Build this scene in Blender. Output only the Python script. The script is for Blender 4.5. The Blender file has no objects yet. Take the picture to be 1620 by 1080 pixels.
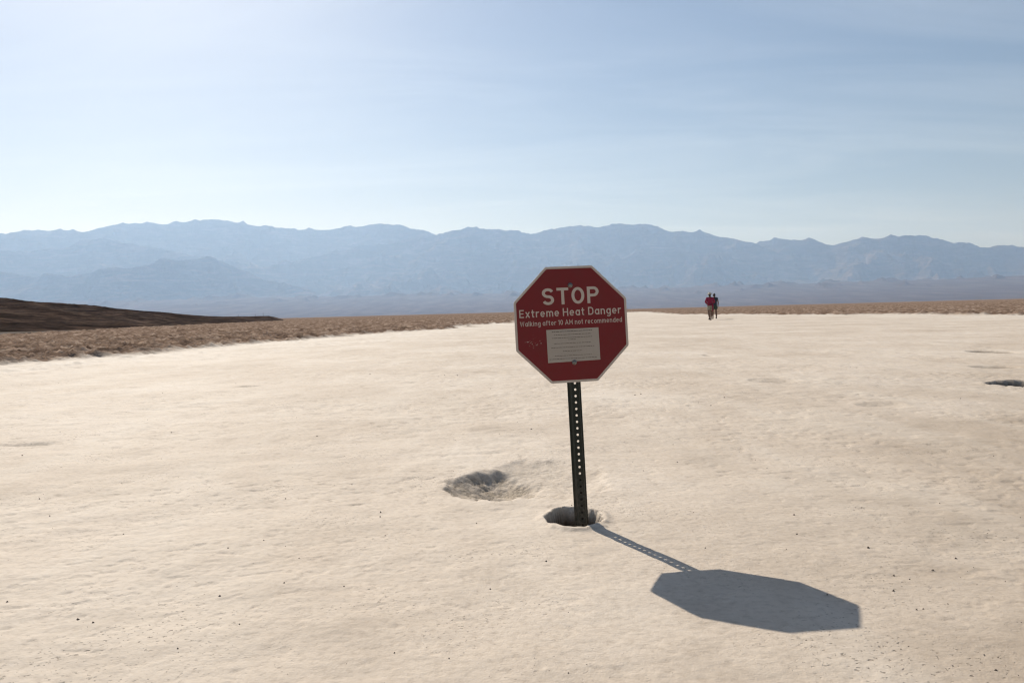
import bpy, bmesh, math, random
import numpy as np
from mathutils import Vector, Matrix

random.seed(7)
np.random.seed(7)
sc = bpy.context.scene
COL = sc.collection

# ------------------------------------------------------------------ camera
FPX = 1350.0                     # focal length in photo pixels (30 mm on a 36 mm sensor)
CAM_H = 0.8362
ROLL = math.atan(0.0263)
PITCH = math.atan(46.7 * math.cos(ROLL) / FPX)
FW = np.array([0, math.cos(PITCH), -math.sin(PITCH)])
UP0 = np.array([0, math.sin(PITCH), math.cos(PITCH)])
RT = math.cos(ROLL) * np.array([1., 0, 0]) - math.sin(ROLL) * UP0
UP = math.cos(ROLL) * UP0 + math.sin(ROLL) * np.array([1., 0, 0])
CAM = np.array([0, 0, CAM_H])

cam_d = bpy.data.cameras.new('camera')
cam_d.sensor_width = 36
cam_d.lens = 36 * FPX / 1620
cam_d.clip_start = 0.05
cam_d.clip_end = 120000
cam = bpy.data.objects.new('camera', cam_d)
COL.objects.link(cam)
cam.matrix_world = Matrix(((RT[0], UP[0], -FW[0], 0), (RT[1], UP[1], -FW[1], 0),
                           (RT[2], UP[2], -FW[2], CAM_H), (0, 0, 0, 1)))
sc.camera = cam

# ------------------------------------------------------------------ sky and sun
SUN_AZ = math.radians(-24.41)    # left of the view direction (+Y)
SUN_EL = math.radians(36.96)
SUN_DIR = Vector((math.sin(SUN_AZ) * math.cos(SUN_EL), math.cos(SUN_AZ) * math.cos(SUN_EL), math.sin(SUN_EL)))
world = bpy.data.worlds.new('World')
sc.world = world
world.use_nodes = True
wn, wl = world.node_tree.nodes, world.node_tree.links
wn.clear()
sky = wn.new('ShaderNodeTexSky')
sky.sky_type = 'NISHITA'
sky.sun_disc = False
sky.sun_elevation = SUN_EL
sky.sun_rotation = SUN_AZ
sky.altitude = 0
sky.air_density = 1.0
sky.dust_density = 1.0
sky.ozone_density = 3.2
bg = wn.new('ShaderNodeBackground')
bg.inputs['Strength'].default_value = 0.062
wo = wn.new('ShaderNodeOutputWorld')
# faint streaks of high cirrus over the whole dome
wtc = wn.new('ShaderNodeTexCoord')
wsep = wn.new('ShaderNodeSeparateXYZ'); wl.new(wtc.outputs['Generated'], wsep.inputs[0])
wz = wn.new('ShaderNodeMath'); wz.operation = 'ADD'; wl.new(wsep.outputs[2], wz.inputs[0]); wz.inputs[1].default_value = 0.12
wv = wn.new('ShaderNodeCombineXYZ')
for k_ in (0, 1):
    wd = wn.new('ShaderNodeMath'); wd.operation = 'DIVIDE'
    wl.new(wsep.outputs[k_], wd.inputs[0]); wl.new(wz.outputs[0], wd.inputs[1]); wl.new(wd.outputs[0], wv.inputs[k_])
wmp = wn.new('ShaderNodeMapping'); wmp.inputs['Scale'].default_value = (0.45, 1.5, 1); wmp.inputs['Rotation'].default_value = (0, 0, 0.35)
wl.new(wv.outputs[0], wmp.inputs[0])
wno = wn.new('ShaderNodeTexNoise'); wl.new(wmp.outputs[0], wno.inputs['Vector'])
wno.inputs['Scale'].default_value = 1.3; wno.inputs['Detail'].default_value = 6; wno.inputs['Roughness'].default_value = 0.6; wno.inputs['Distortion'].default_value = 0.7
wra = wn.new('ShaderNodeValToRGB'); wl.new(wno.outputs['Fac'], wra.inputs[0])
wra.color_ramp.elements[0].position = 0.42; wra.color_ramp.elements[1].position = 0.75
wra.color_ramp.elements[0].color = (0, 0, 0, 1); wra.color_ramp.elements[1].color = (0.17, 0.17, 0.17, 1)
wmx = wn.new('ShaderNodeMix'); wmx.data_type = 'RGBA'
wl.new(wra.outputs[0], wmx.inputs[0]); wl.new(sky.outputs[0], wmx.inputs[6]); wmx.inputs[7].default_value = (15.0, 16.0, 17.0, 1)
wl.new(wmx.outputs[2], bg.inputs[0])
wl.new(bg.outputs[0], wo.inputs[0])

sun_d = bpy.data.lights.new('sun', 'SUN')
sun_d.energy = 5.0
sun_d.angle = math.radians(0.45)
sun_d.color = (1.0, 0.955, 0.89)
sun = bpy.data.objects.new('sun', sun_d)
COL.objects.link(sun)
sun.location = (-20, 45, 38)
sun.rotation_euler = (-SUN_DIR).to_track_quat('-Z', 'Y').to_euler()

sc.view_settings.view_transform = 'Standard'
sc.view_settings.look = 'None'
sc.view_settings.gamma = 1.0
sc.view_settings.use_curve_mapping = False
sc.view_settings.exposure = 0.1
sc.render.engine = 'CYCLES'
sc.cycles.use_denoising = True
sc.cycles.use_adaptive_sampling = False
sc.cycles.pixel_filter_type = 'BLACKMAN_HARRIS'
sc.cycles.filter_width = 1.25
sc.cycles.max_bounces = 6
sc.cycles.volume_bounces = 1
sc.cycles.sample_clamp_indirect = 4.0

# ------------------------------------------------------------------ helpers
def ray(px, py):
    return FW + RT * (px - 810) / FPX + UP * (540 - py) / FPX

def ground_pt(px, py):
    d = ray(px, py)
    t = -CAM_H / d[2]
    return np.array([d[0] * t, d[1] * t])

def az_el(px, py):
    d = ray(px, py)
    return math.atan2(d[0], d[1]), math.atan2(d[2], math.hypot(d[0], d[1]))

def _h(ix, iy, seed):
    n = (ix.astype(np.int64) * 374761393 + iy.astype(np.int64) * 668265263 + seed * 1442695041) & 0xffffffff
    n = ((n ^ (n >> 13)) * 1274126177) & 0xffffffff
    n = (n ^ (n >> 16)) & 0xffffffff
    return n

def gnoise(x, y, seed=0):
    ix = np.floor(x); iy = np.floor(y)
    fx = x - ix; fy = y - iy
    u = fx * fx * fx * (fx * (fx * 6 - 15) + 10)
    v = fy * fy * fy * (fy * (fy * 6 - 15) + 10)
    def g(a, b):
        ang = _h(ix + a, iy + b, seed) * (2 * math.pi / 4294967296.0)
        return np.cos(ang) * (fx - a) + np.sin(ang) * (fy - b)
    a = g(0, 0); b = g(1, 0); c = g(0, 1); d = g(1, 1)
    return ((a + (b - a) * u) * (1 - v) + (c + (d - c) * u) * v) * 1.5

def fbm(x, y, oct=4, seed=0, lac=2.03, gain=0.5):
    s = 0; a = 1.0; n = 0
    for i in range(oct):
        s = s + a * gnoise(x, y, seed + i * 17); n += a
        x = x * lac + 3.7; y = y * lac - 1.9; a *= gain
    return s / n

def ridged(x, y, oct=5, seed=0, lac=2.07, gain=0.5):
    s = 0; a = 1.0; n = 0; w = 1.0
    for i in range(oct):
        r = 1 - np.abs(gnoise(x, y, seed + i * 13)) * 1.6
        r = np.clip(r, 0, 1) ** 2 * w
        s = s + a * r; n += a
        w = np.clip(r * 1.6, 0, 1)
        x = x * lac + 5.1; y = y * lac + 2.3; a *= gain
    return s / n

def sstep(a, b, x):
    t = np.clip((x - a) / (b - a), 0, 1)
    return t * t * (3 - 2 * t)

def np_mesh(name, V, F, mat=None, smooth=True, attrs=None):
    """V (n,3) float, F (m,4) or (m,3) int"""
    me = bpy.data.meshes.new(name)
    k = F.shape[1]
    me.vertices.add(len(V)); me.vertices.foreach_set('co', V.astype(np.float32).ravel())
    me.loops.add(F.size); me.loops.foreach_set('vertex_index', F.astype(np.int32).ravel())
    me.polygons.add(len(F))
    me.polygons.foreach_set('loop_start', np.arange(0, F.size, k, dtype=np.int32))
    me.polygons.foreach_set('loop_total', np.full(len(F), k, dtype=np.int32))
    me.polygons.foreach_set('use_smooth', np.full(len(F), smooth, dtype=bool))
    for an, av in (attrs or {}).items():
        at = me.attributes.new(an, 'FLOAT', 'POINT')
        at.data.foreach_set('value', av.astype(np.float32))
    me.update(calc_edges=True)
    if mat: me.materials.append(mat)
    return me

def link(name, me, parent=None):
    o = bpy.data.objects.new(name, me)
    COL.objects.link(o)
    if parent is not None: o.parent = parent
    return o

def tag(o, label=None, cat=None, group=None, kind=None):
    if label: o['label'] = label
    if cat: o['category'] = cat
    if group: o['group'] = group
    if kind: o['kind'] = kind
    return o

def empty(name, loc=(0, 0, 0), rz=0):
    o = bpy.data.objects.new(name, None)
    o.empty_display_size = 0.1
    COL.objects.link(o)
    o.location = loc; o.rotation_euler = (0, 0, rz)
    return o

def bm_obj(name, bm, mat, parent=None, smooth=False):
    me = bpy.data.meshes.new(name)
    bm.normal_update()
    bm.to_mesh(me); bm.free()
    for p in me.polygons: p.use_smooth = smooth
    me.materials.append(mat)
    return link(name, me, parent)

# ------------------------------------------------------------------ materials
class NT:
    def __init__(s, name):
        s.m = bpy.data.materials.new(name); s.m.use_nodes = True
        s.n = s.m.node_tree.nodes; s.l = s.m.node_tree.links
        s.n.clear()
        s.out = s.n.new('ShaderNodeOutputMaterial')
        s.b = s.n.new('ShaderNodeBsdfPrincipled')
        s.l.new(s.b.outputs[0], s.out.inputs[0])
    def put(s, sock, v):
        if hasattr(v, 'is_output'): s.l.new(v, sock)
        elif isinstance(v, tuple) and len(v) == 3 and sock.type == 'RGBA': sock.default_value = (*v, 1)
        else: sock.default_value = v
    def pos(s, scale=(1, 1, 1), obj=False):
        if obj:
            g = s.n.new('ShaderNodeTexCoord').outputs['Object']
        else:
            g = s.n.new('ShaderNodeNewGeometry').outputs['Position']
        mp = s.n.new('ShaderNodeMapping')
        mp.inputs['Scale'].default_value = scale
        s.l.new(g, mp.inputs[0])
        return mp.outputs[0]
    def noise(s, vec, scale, detail=4, rough=0.55, dist=0.0):
        t = s.n.new('ShaderNodeTexNoise')
        s.l.new(vec, t.inputs['Vector'])
        t.inputs['Scale'].default_value = scale; t.inputs['Detail'].default_value = detail
        t.inputs['Roughness'].default_value = rough; t.inputs['Distortion'].default_value = dist
        return t.outputs['Fac']
    def voro(s, vec, scale, feature='F1'):
        t = s.n.new('ShaderNodeTexVoronoi'); t.feature = feature
        s.l.new(vec, t.inputs['Vector']); t.inputs['Scale'].default_value = scale
        return t.outputs['Distance']
    def ramp(s, fac, stops):
        r = s.n.new('ShaderNodeValToRGB'); e = r.color_ramp.elements
        while len(e) < len(stops): e.new(0.5)
        for q, (p, c) in zip(e, stops):
            q.position = p; q.color = (*c, 1) if isinstance(c, tuple) else (c, c, c, 1)
        s.l.new(fac, r.inputs[0])
        return r.outputs[0]
    def mix(s, fac, a, b, mode='MIX'):
        m = s.n.new('ShaderNodeMix'); m.data_type = 'RGBA'; m.blend_type = mode
        s.put(m.inputs[0], fac); s.put(m.inputs[6], a); s.put(m.inputs[7], b)
        return m.outputs[2]
    def math(s, op, a, b=0.0):
        m = s.n.new('ShaderNodeMath'); m.operation = op
        s.put(m.inputs[0], a); s.put(m.inputs[1], b)
        return m.outputs[0]
    def attr(s, name):
        a = s.n.new('ShaderNodeAttribute'); a.attribute_name = name
        return a.outputs['Fac']
    def bump(s, height, dist=0.01, strength=1.0, normal=None):
        b = s.n.new('ShaderNodeBump')
        b.inputs['Distance'].default_value = dist; s.put(b.inputs['Strength'], strength)
        s.l.new(height, b.inputs['Height'])
        if normal is not None: s.l.new(normal, b.inputs['Normal'])
        return b.outputs[0]
    def set(s, color=None, rough=None, metal=None, normal=None, spec=None):
        if color is not None: s.put(s.b.inputs['Base Color'], color)
        if rough is not None: s.put(s.b.inputs['Roughness'], rough)
        if metal is not None: s.put(s.b.inputs['Metallic'], metal)
        if spec is not None: s.put(s.b.inputs['Specular IOR Level'], spec)
        if normal is not None: s.l.new(normal, s.b.inputs['Normal'])
        return s.m

def mat_ground():
    t = NT('salt_crust')
    p = t.pos()
    rough = t.attr('rough'); pit = t.attr('pit')
    # trodden salt: pale beige with faint blotches, greyer mud showing through
    big = t.noise(p, 0.35, 5, 0.6)
    mid = t.noise(p, 3.2, 5, 0.62)
    fine = t.noise(p, 38, 4, 0.6)
    c = t.ramp(big, [(0.28, (0.500, 0.410, 0.318)), (0.52, (0.605, 0.514, 0.416)), (0.74, (0.68, 0.598, 0.505))])
    c = t.mix(0.55, c, t.ramp(mid, [(0.25, (0.70, 0.68, 0.66)), (0.5, 1.0), (0.8, (1.12, 1.12, 1.12))]), 'MULTIPLY')
    c = t.mix(0.7, c, t.ramp(fine, [(0.28, (0.72, 0.70, 0.68)), (0.5, 1.0), (0.75, (1.08, 1.08, 1.08))]), 'MULTIPLY')
    # vignette painted into the salt colour, darkening the right foreground
    c = t.mix(t.math('MULTIPLY', t.attr('vignette'), 0.95), c, (0.36, 0.285, 0.21))
    wear = t.ramp(t.noise(t.pos((1.3, 0.35, 1.0)), 1.1, 6, 0.62, 0.6), [(0.46, 0.0), (0.70, 1.0)])
    c = t.mix(t.math('MULTIPLY', wear, 0.35), c, (0.74, 0.665, 0.565))
    # small dark grit in loose clusters
    clus = t.ramp(t.noise(p, 1.6, 3, 0.6), [(0.47, 0.0), (0.66, 1.0)])
    speck = t.ramp(t.noise(p, 75, 2, 0.5), [(0.63, 0.0), (0.69, 1.0)])
    sp = t.math('MULTIPLY', clus, speck)
    c = t.mix(t.math('MULTIPLY', sp, 0.75), c, (0.13, 0.10, 0.075))
    # whiter fresh salt along the edges of the rough ground
    edge = t.attr('edge')
    c = t.mix(t.math('MULTIPLY', edge, 0.55), c, (0.74, 0.675, 0.59))
    # pits: exposed grey-brown grit
    pc = t.ramp(t.noise(p, 55, 5, 0.7), [(0.3, (0.13, 0.10, 0.072)), (0.5, (0.31, 0.25, 0.182)), (0.7, (0.54, 0.455, 0.345))])
    c = t.mix(pit, c, pc)
    c = t.mix(t.math('MULTIPLY', t.attr('deep_tone'), 0.85), c, t.mix(1.0, pc, (0.20, 0.165, 0.13), 'MULTIPLY'))  # colour darkened with depth in the post hole and far pits
    # rough salt crust stained with brown mud
    rb = t.noise(p, 0.9, 6, 0.65)
    rc = t.ramp(rb, [(0.34, (0.115, 0.076, 0.056)), (0.5, (0.235, 0.165, 0.121)), (0.68, (0.43, 0.33, 0.255))])
    rc = t.mix(0.8, rc, t.ramp(t.noise(p, 7, 4, 0.6), [(0.3, (0.6, 0.58, 0.55)), (0.5, 1.0), (0.75, (1.25, 1.22, 1.2))]), 'MULTIPLY')
    c = t.mix(rough, c, rc)
    # relief too fine for the mesh
    h = t.math('ADD', t.math('MULTIPLY', fine, 0.55), t.math('MULTIPLY', t.noise(p, 160, 3, 0.6), 0.22))
    h = t.math('ADD', h, t.math('MULTIPLY', t.noise(p, 11, 3, 0.5), 1.1))
    h = t.math('SUBTRACT', h, t.math('MULTIPLY', sp, 0.5))
    h = t.math('ADD', h, t.math('MULTIPLY', t.math('MULTIPLY', pit, t.noise(p, 70, 4, 0.7)), 1.8))
    n = t.bump(h, 0.010, 0.55)
    rl = t.noise(p, 2.2, 6, 0.7)
    n = t.bump(rl, 0.16, t.math('MULTIPLY', rough, 0.9), n)
    t.set(c, 0.78, 0, n, t.math('MULTIPLY', t.math('SUBTRACT', 1.0, rough), 0.16))
    return t.m

def mat_hill():
    t = NT('dark_gravel')
    p = t.pos()
    a = t.noise(p, 0.045, 6, 0.65)
    c = t.ramp(a, [(0.3, (0.026, 0.018, 0.0145)), (0.5, (0.050, 0.036, 0.029)), (0.7, (0.088, 0.066, 0.054))])
    c = t.mix(0.8, c, t.ramp(t.noise(t.pos((0.35, 0.35, 1.6)), 1.0, 7, 0.75), [(0.34, 0.3), (0.5, 1.0), (0.68, (2.0, 1.9, 1.8))]), 'MULTIPLY')
    c = t.mix(0.9, c, t.ramp(t.noise(t.pos((0.05, 0.05, 1.1)), 1.4, 6, 0.7, 0.8), [(0.36, 0.35), (0.5, 1.0), (0.66, (1.9, 1.75, 1.6))]), 'MULTIPLY')
    c = t.mix(t.math('MULTIPLY', t.attr('salt'), 0.75), c, (0.30, 0.26, 0.22))
    n = t.bump(t.noise(p, 0.5, 7, 0.7), 0.9, 0.8)
    t.set(c, 1.0, 0, n, 0.0)
    return t.m

def mat_mountain():
    t = NT('desert_rock')
    p = t.pos((0.001, 0.001, 0.001))
    a = t.noise(p, 0.8, 8, 0.62, 0.4)
    c = t.ramp(a, [(0.28, (0.035, 0.026, 0.023)), (0.5, (0.065, 0.050, 0.043)), (0.7, (0.125, 0.10, 0.086))])
    st = t.noise(t.pos((0.0012, 0.0012, 0.006)), 1.6, 6, 0.6, 1.0)
    c = t.mix(0.7, c, t.ramp(st, [(0.35, 0.45), (0.5, 1.0), (0.64, (2.3, 2.15, 1.95))]), 'MULTIPLY')
    fan = t.attr('fan')
    fn = t.noise(t.pos((0.0016, 0.00035, 0.0)), 3.0, 7, 0.65, 0.3)
    fc = t.ramp(fn, [(0.3, (0.062, 0.045, 0.043)), (0.5, (0.096, 0.073, 0.068)), (0.72, (0.15, 0.123, 0.113))])
    c = t.mix(fan, c, fc)
    n = t.bump(t.noise(p, 5.0, 6, 0.6), 120.0, t.math('SUBTRACT', 0.95, t.math('MULTIPLY', fan, 0.8)))
    t.set(c, 1.0, 0, n, 0.0)
    return t.m

def mat_simple(name, col, rough=0.6, metal=0.0, var=0.12, scale=20, bump=0.0, spec=0.4):
    t = NT(name)
    p = t.pos(obj=True)
    n1 = t.noise(p, scale, 5, 0.6)
    c = t.mix(1.0, col, t.ramp(n1, [(0.25, 1 - var * 2), (0.5, 1.0), (0.78, (1 + var,) * 3)]), 'MULTIPLY')
    nm = t.bump(n1, bump, 0.6) if bump else None
    return t.set(c, t.math('ADD', t.math('MULTIPLY', n1, 0.15), rough - 0.07), metal, nm, spec)

M_GROUND = mat_ground()
M_HILL = mat_hill()
M_MOUNT = mat_mountain()

# ------------------------------------------------------------------ ground
left_px = [(0, 579), (100, 571), (200, 562), (300, 553.5), (400, 546.5), (536, 534.5), (673, 522.5), (810, 509.5), (900, 501.8), (960, 496.6), (1000, 493.6)]
right_px = [(1620, 500), (1413, 497.2), (1280, 497.8), (1080, 497.6), (1045, 495.2), (1025, 493.2)]
LP = np.array([ground_pt(*q) for q in left_px])
RP = np.array([ground_pt(*q) for q in right_px])
LB_y = np.concatenate([[-60, 0], LP[:, 1]]); LB_x = np.concatenate([[-22, -14.5], LP[:, 0]])
RB_y = np.concatenate([[-60, 0, 25], RP[:, 1]]); RB_x = np.concatenate([[36, 31, 28], RP[:, 0]])
_o = np.argsort(RB_y); RB_y = RB_y[_o]; RB_x = RB_x[_o]
_o = np.argsort(LB_y); LB_y = LB_y[_o]; LB_x = LB_x[_o]

# pits: (centre px, half width m, half depth m, depth m, soft near/left, soft far/right, dirtiness)
def pit_c(px, py): return ground_pt(px, py)
PITS = []
c0 = ground_pt(797, 768)
c0 = ground_pt(775, 768)
PITS.append((c0[0] + 0.02, c0[1] + 0.02, 0.235, 0.36, 0.060, 0.55, 1.0, 0.80))
c1 = ground_pt(840, 762)
PITS.append((c1[0] + 0.06, c1[1] + 0.10, 0.36, 0.52, 0.042, 0.50, 1.0, 0.28))
HOLE_C = (0.232, 3.405)
PITS.append((HOLE_C[0], HOLE_C[1], 0.112, 0.160, 0.19, 0.30, 0.70, 1.0))
c = ground_pt(1622, 607); PITS.append((c[0] + 0.03, c[1], 0.36, 0.36, 0.20, 0.35, 0.6, 1.0))
c = ground_pt(1568, 556); PITS.append((c[0], c[1], 0.30, 0.55, 0.07, 0.4, 0.9, 0.55))
c = ground_pt(1573, 580); PITS.append((c[0], c[1], 0.28, 0.35, 0.035, 0.5, 0.9, 0.3))
c = ground_pt(393, 611); PITS.append((c[0], c[1], 0.17, 0.16, 0.028, 0.5, 0.9, 0.3))
c = ground_pt(1225, 602); PITS.append((c[0], c[1], 0.28, 0.35, 0.03, 0.6, 0.9, 0.18))
c = ground_pt(1120, 562); PITS.append((c[0], c[1], 0.07, 0.3, 0.03, 0.5, 0.9, 0.4))
c = ground_pt(25, 703); PITS.append((c[0] + 0.1, c[1], 0.22, 0.09, 0.02, 0.5, 0.9, 0.2))
c = ground_pt(1395, 640); PITS.append((c[0], c[1], 0.20, 0.25, 0.02, 0.6, 0.9, 0.1))

def ground_fields(x, y):
    r = np.hypot(x, y)
    # wobbling border between the trodden salt and the rough crust
    wob = fbm(x * 0.22, y * 0.16, 4, 3) * 2.6 + fbm(x * 0.9, y * 0.7, 3, 9) * 0.9
    sl = x - np.interp(y, LB_y, LB_x)
    sr = np.interp(y, RB_y, RB_x) - x
    sd = np.minimum(sl, sr) + wob * np.clip(r / 45, 0.25, 1.0)
    far = y > LP[:, 1].max()
    sd = np.where(far, -3.0, sd)
    rough = sstep(0.3, -0.6, sd)
    edge = sstep(7.0, 0.5, sd) * (0.55 + 0.9 * fbm(x * 0.6, y * 0.5, 3, 31))
    edge = np.clip(edge, 0, 1)
    # trodden salt relief
    z = 0.012 * fbm(x * 0.55, y * 0.55, 3, 21) + 0.010 * fbm(x * 1.9, y * 1.9, 3, 5)
    ripple = fbm(x * 4.5 + 0.7 * gnoise(x * 2, y * 2, 4), y * 6.5, 3, 44)
    patch = np.clip(0.45 + 1.1 * fbm(x * 0.45, y * 0.45, 3, 77), 0.1, 1.2)
    z = z + 0.0064 * patch * ripple * np.clip(r / 3.2, 0.55, 2.7)
    z = z + 0.0024 * fbm(x * 17, y * 17, 3, 61) * patch
    # keep the surface level where the sign and its shadow lie
    k = np.exp(-(((x - 0.55) / 1.0) ** 2 + ((y - 2.8) / 1.1) ** 2))
    z = z * (1 - 0.55 * k)
    # scattered shallow scuffs with a steeper edge
    sc1 = fbm(x * 11.0, y * 11.0, 4, 151) - 0.26 - 0.30 * gnoise(x * 0.9, y * 0.9, 152)
    z = z - 0.0042 * sstep(0.0, 0.09, sc1) * np.clip(r / 4.0, 0.6, 2.2) * (1 - 0.6 * k)
    # raised scuffed band along the edges
    z = z + edge * (0.05 * fbm(x * 3.1, y * 3.1, 3, 88) + 0.16 * np.clip(fbm(x * 3.6, y * 3.6, 4, 89) - 0.10, 0, 1))
    # rough crust: heaved clods
    clod = ridged(x * 1.5, y * 1.5, 4, 101)
    lump = np.clip(fbm(x * 1.7, y * 1.7, 4, 111) + 0.1, 0, 1)
    fade = np.clip(1.25 - r / 900, 0.0, 1)
    zr = (0.02 + 0.12 * clod + 0.21 * lump + 0.05 * fbm(x * 4.3, y * 4.3, 3, 121) + 0.10 * fbm(x * 0.05, y * 0.05, 2, 5)) * fade
    z = z + rough * (zr - 0.02)
    # pits
    pit = np.zeros_like(x)
    for (cx, cy, ax, ay, dep, s1, s2, dirt) in PITS:
        m = (np.abs(x - cx) < ax * 3) & (np.abs(y - cy) < ay * 3)
        if not m.any(): continue
        xx = x[m]; yy = y[m]
        q = fbm(xx * 6 / max(ax * 3, .3), yy * 6 / max(ay * 3, .3), 3, 200 + int(dep * 1000)) * 0.20
        u = (xx - cx) / ax; v = (yy - cy) / ay
        d = np.hypot(u, v) + q + fbm(xx * 22, yy * 22, 2, 9) * 0.05
        ang = np.arctan2(v, u)                       # pi/2 = far side, -pi/2 near side
        s = s1 + (s2 - s1) * (0.5 + 0.5 * np.cos(ang - math.radians(38)))
        tt = np.clip((1 - d) / s, 0, 1)
        tt = tt * (2 - tt)
        lip = np.exp(-((d - 1.12) / 0.16) ** 2) * dep * 0.06
        grit = 1 + 0.14 * fbm(xx * 60, yy * 60, 3, 15) * np.clip(tt * 3, 0, 1)
        z[m] += -dep * tt * grit + lip + 0.007 * fbm(xx * 75, yy * 75, 2, 18) * np.clip(tt * 4, 0, 1) * min(1, dep / .1)
        pit[m] = np.maximum(pit[m], np.clip(tt * 2.6 - 0.05, 0, 1) * dirt * np.clip(0.75 + 0.9 * fbm(xx * 9, yy * 9, 3, 27), 0.15, 1))
    vignette = sstep(-0.6, 3.2, x - 0.45 * (y - 3.0) + 1.4 * fbm(x * 0.5, y * 0.5, 4, 171)) * sstep(14, 4, y) * np.clip(0.65 + 0.8 * fbm(x * 1.1, y * 1.1, 4, 172), 0, 1)  # mask of the painted vignette, strongest near and to the right
    deep_tone = pit * 0 + np.clip(-(z + 0.015) / 0.03, 0, 1) * (rough < 0.01)
    deep_tone = deep_tone * ((np.hypot(x - HOLE_C[0], y - HOLE_C[1]) < 0.4) | (y > 7.0))
    return z, rough, edge, pit, vignette, deep_tone

def build_ground():
    def geo(a, b, k): return list(np.exp(np.arange(math.log(a), math.log(b), k)))
    rr = geo(0.3, 1.3, 0.012) + geo(1.3, 2.3, 0.0045) + geo(2.3, 4.6, 0.0026) + geo(4.6, 60, 0.0048) + geo(60, 700, 0.009) + geo(700, 11500, 0.06) + [11500]
    rr = np.array(rr)
    fine = np.arange(-38, 38, math.degrees(0.0024))
    az = np.concatenate([fine, np.arange(38, 322, 2.0)])
    az = np.radians(az)
    nr, na = len(rr), len(az)
    A, Rr = np.meshgrid(az, rr)
    x = (np.sin(A) * Rr).ravel(); y = (np.cos(A) * Rr).ravel()
    z, rough, edge, pit, vignette, deep_tone = ground_fields(x, y)
    V = np.stack([x, y, z], 1)
    idx = np.arange(nr * na).reshape(nr, na)
    nx = np.roll(idx, -1, axis=1)
    F = np.stack([idx[:-1], nx[:-1], nx[1:], idx[1:]], -1).reshape(-1, 4)[:, ::-1]
    frough = rough[F].mean(1) > 0.5
    objs = []
    for nm, sel in (('path', ~frough), ('ground', frough)):
        f = F[sel]
        u, inv = np.unique(f, return_inverse=True)
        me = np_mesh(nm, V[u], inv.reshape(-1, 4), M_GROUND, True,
                     {'rough': rough[u], 'edge': edge[u], 'pit': pit[u], 'vignette': vignette[u], 'deep_tone': deep_tone[u]})
        o = link(nm, me)
        objs.append(o)
    # close the small disc straight below the camera
    bm = bmesh.new(); bm.from_mesh(objs[0].data)
    ring = [v for v in bm.verts if math.hypot(v.co.x, v.co.y) < 0.301]
    ring.sort(key=lambda v: math.atan2(v.co.x, v.co.y))
    f = bm.faces.new(ring[::-1]); f.smooth = True
    bm.to_mesh(objs[0].data); bm.free()
    tag(objs[0], 'wide trodden path of pale beige salt leading away across the flat', kind='structure')
    tag(objs[1], 'rough brown heaved salt crust on both sides of the pale path', kind='structure')
build_ground()

def ground_z(x, y):
    return float(ground_fields(np.array([float(x)]), np.array([float(y)]))[0][0])

# ------------------------------------------------------------------ dark hill on the left
def build_hill():
    crest_px = [(-500, 430), (-250, 448), (0, 471.5), (100, 480.5), (200, 489.5), (280, 496), (330, 500), (370, 500.8), (405, 500.2), (425, 499.6), (437, 502), (452, 506.5)]
    base_px = [(-500, 552), (-250, 541), (0, 530.5), (100, 525.5), (200, 520.5), (330, 513.2), (400, 510.0), (452, 507.6)]
    ca = np.array([az_el(*q) for q in crest_px])
    ba = np.array([az_el(*q) for q in base_px])
    rb = -CAM_H / np.tan(ba[:, 1])
    az = np.linspace(ca[0, 0], ca[-1, 0], 420)
    R0 = np.interp(az, ba[:, 0], rb)
    E = np.interp(az, ca[:, 0], ca[:, 1])
    ext = 105.0
    ts = np.concatenate([np.linspace(-0.03, 1.0, 90), np.linspace(1.03, 2.2, 30)])
    A, T = np.meshgrid(az, ts)
    Rb = np.broadcast_to(R0, A.shape)
    Rr = Rb + T * ext
    x = np.sin(A) * Rr; y = np.cos(A) * Rr
    Hc = CAM_H + (Rb + ext) * np.tan(np.broadcast_to(E, A.shape))
    up = np.clip(T, 0, 1)
    sh = np.where(T < 1, 0.30 * up + 0.70 * (up * up * (3 - 2 * up)), 1 - sstep(1.0, 2.2, T) * 1.2)
    gl = ridged(x * 0.035, y * 0.035, 4, 301) - 0.5
    z = Hc * sh + (gl * 1.7 + fbm(x * 0.16, y * 0.16, 4, 311) * 0.7) * np.clip(Hc / 5, 0.05, 1) * np.clip(up * (1 - np.clip(T - .75, 0, 1) * 3.2), 0, 1)
    z = np.where(T < 0, -0.3, z)
    salt = np.exp(-((T - 0.05 - 0.02 * fbm(x * .05, y * .05, 2, 4)) / 0.022) ** 2) * np.clip(0.6 + 1.4 * fbm(x * 0.08, y * 0.08, 3, 321), 0, 1)
    V = np.stack([x.ravel(), y.ravel(), z.ravel()], 1)
    n, m = A.shape
    idx = np.arange(n * m).reshape(n, m)
    F = np.stack([idx[:-1, :-1], idx[:-1, 1:], idx[1:, 1:], idx[1:, :-1]], -1).reshape(-1, 4)[:, ::-1]
    o = link('hill', np_mesh('hill', V, F, M_HILL, True, {'salt': salt.ravel()}))
    tag(o, 'low dark brown gravel hill rising to the left beyond the rough crust', kind='structure')
    return az, R0, E, ext, Hc
HILL = build_hill()

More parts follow.
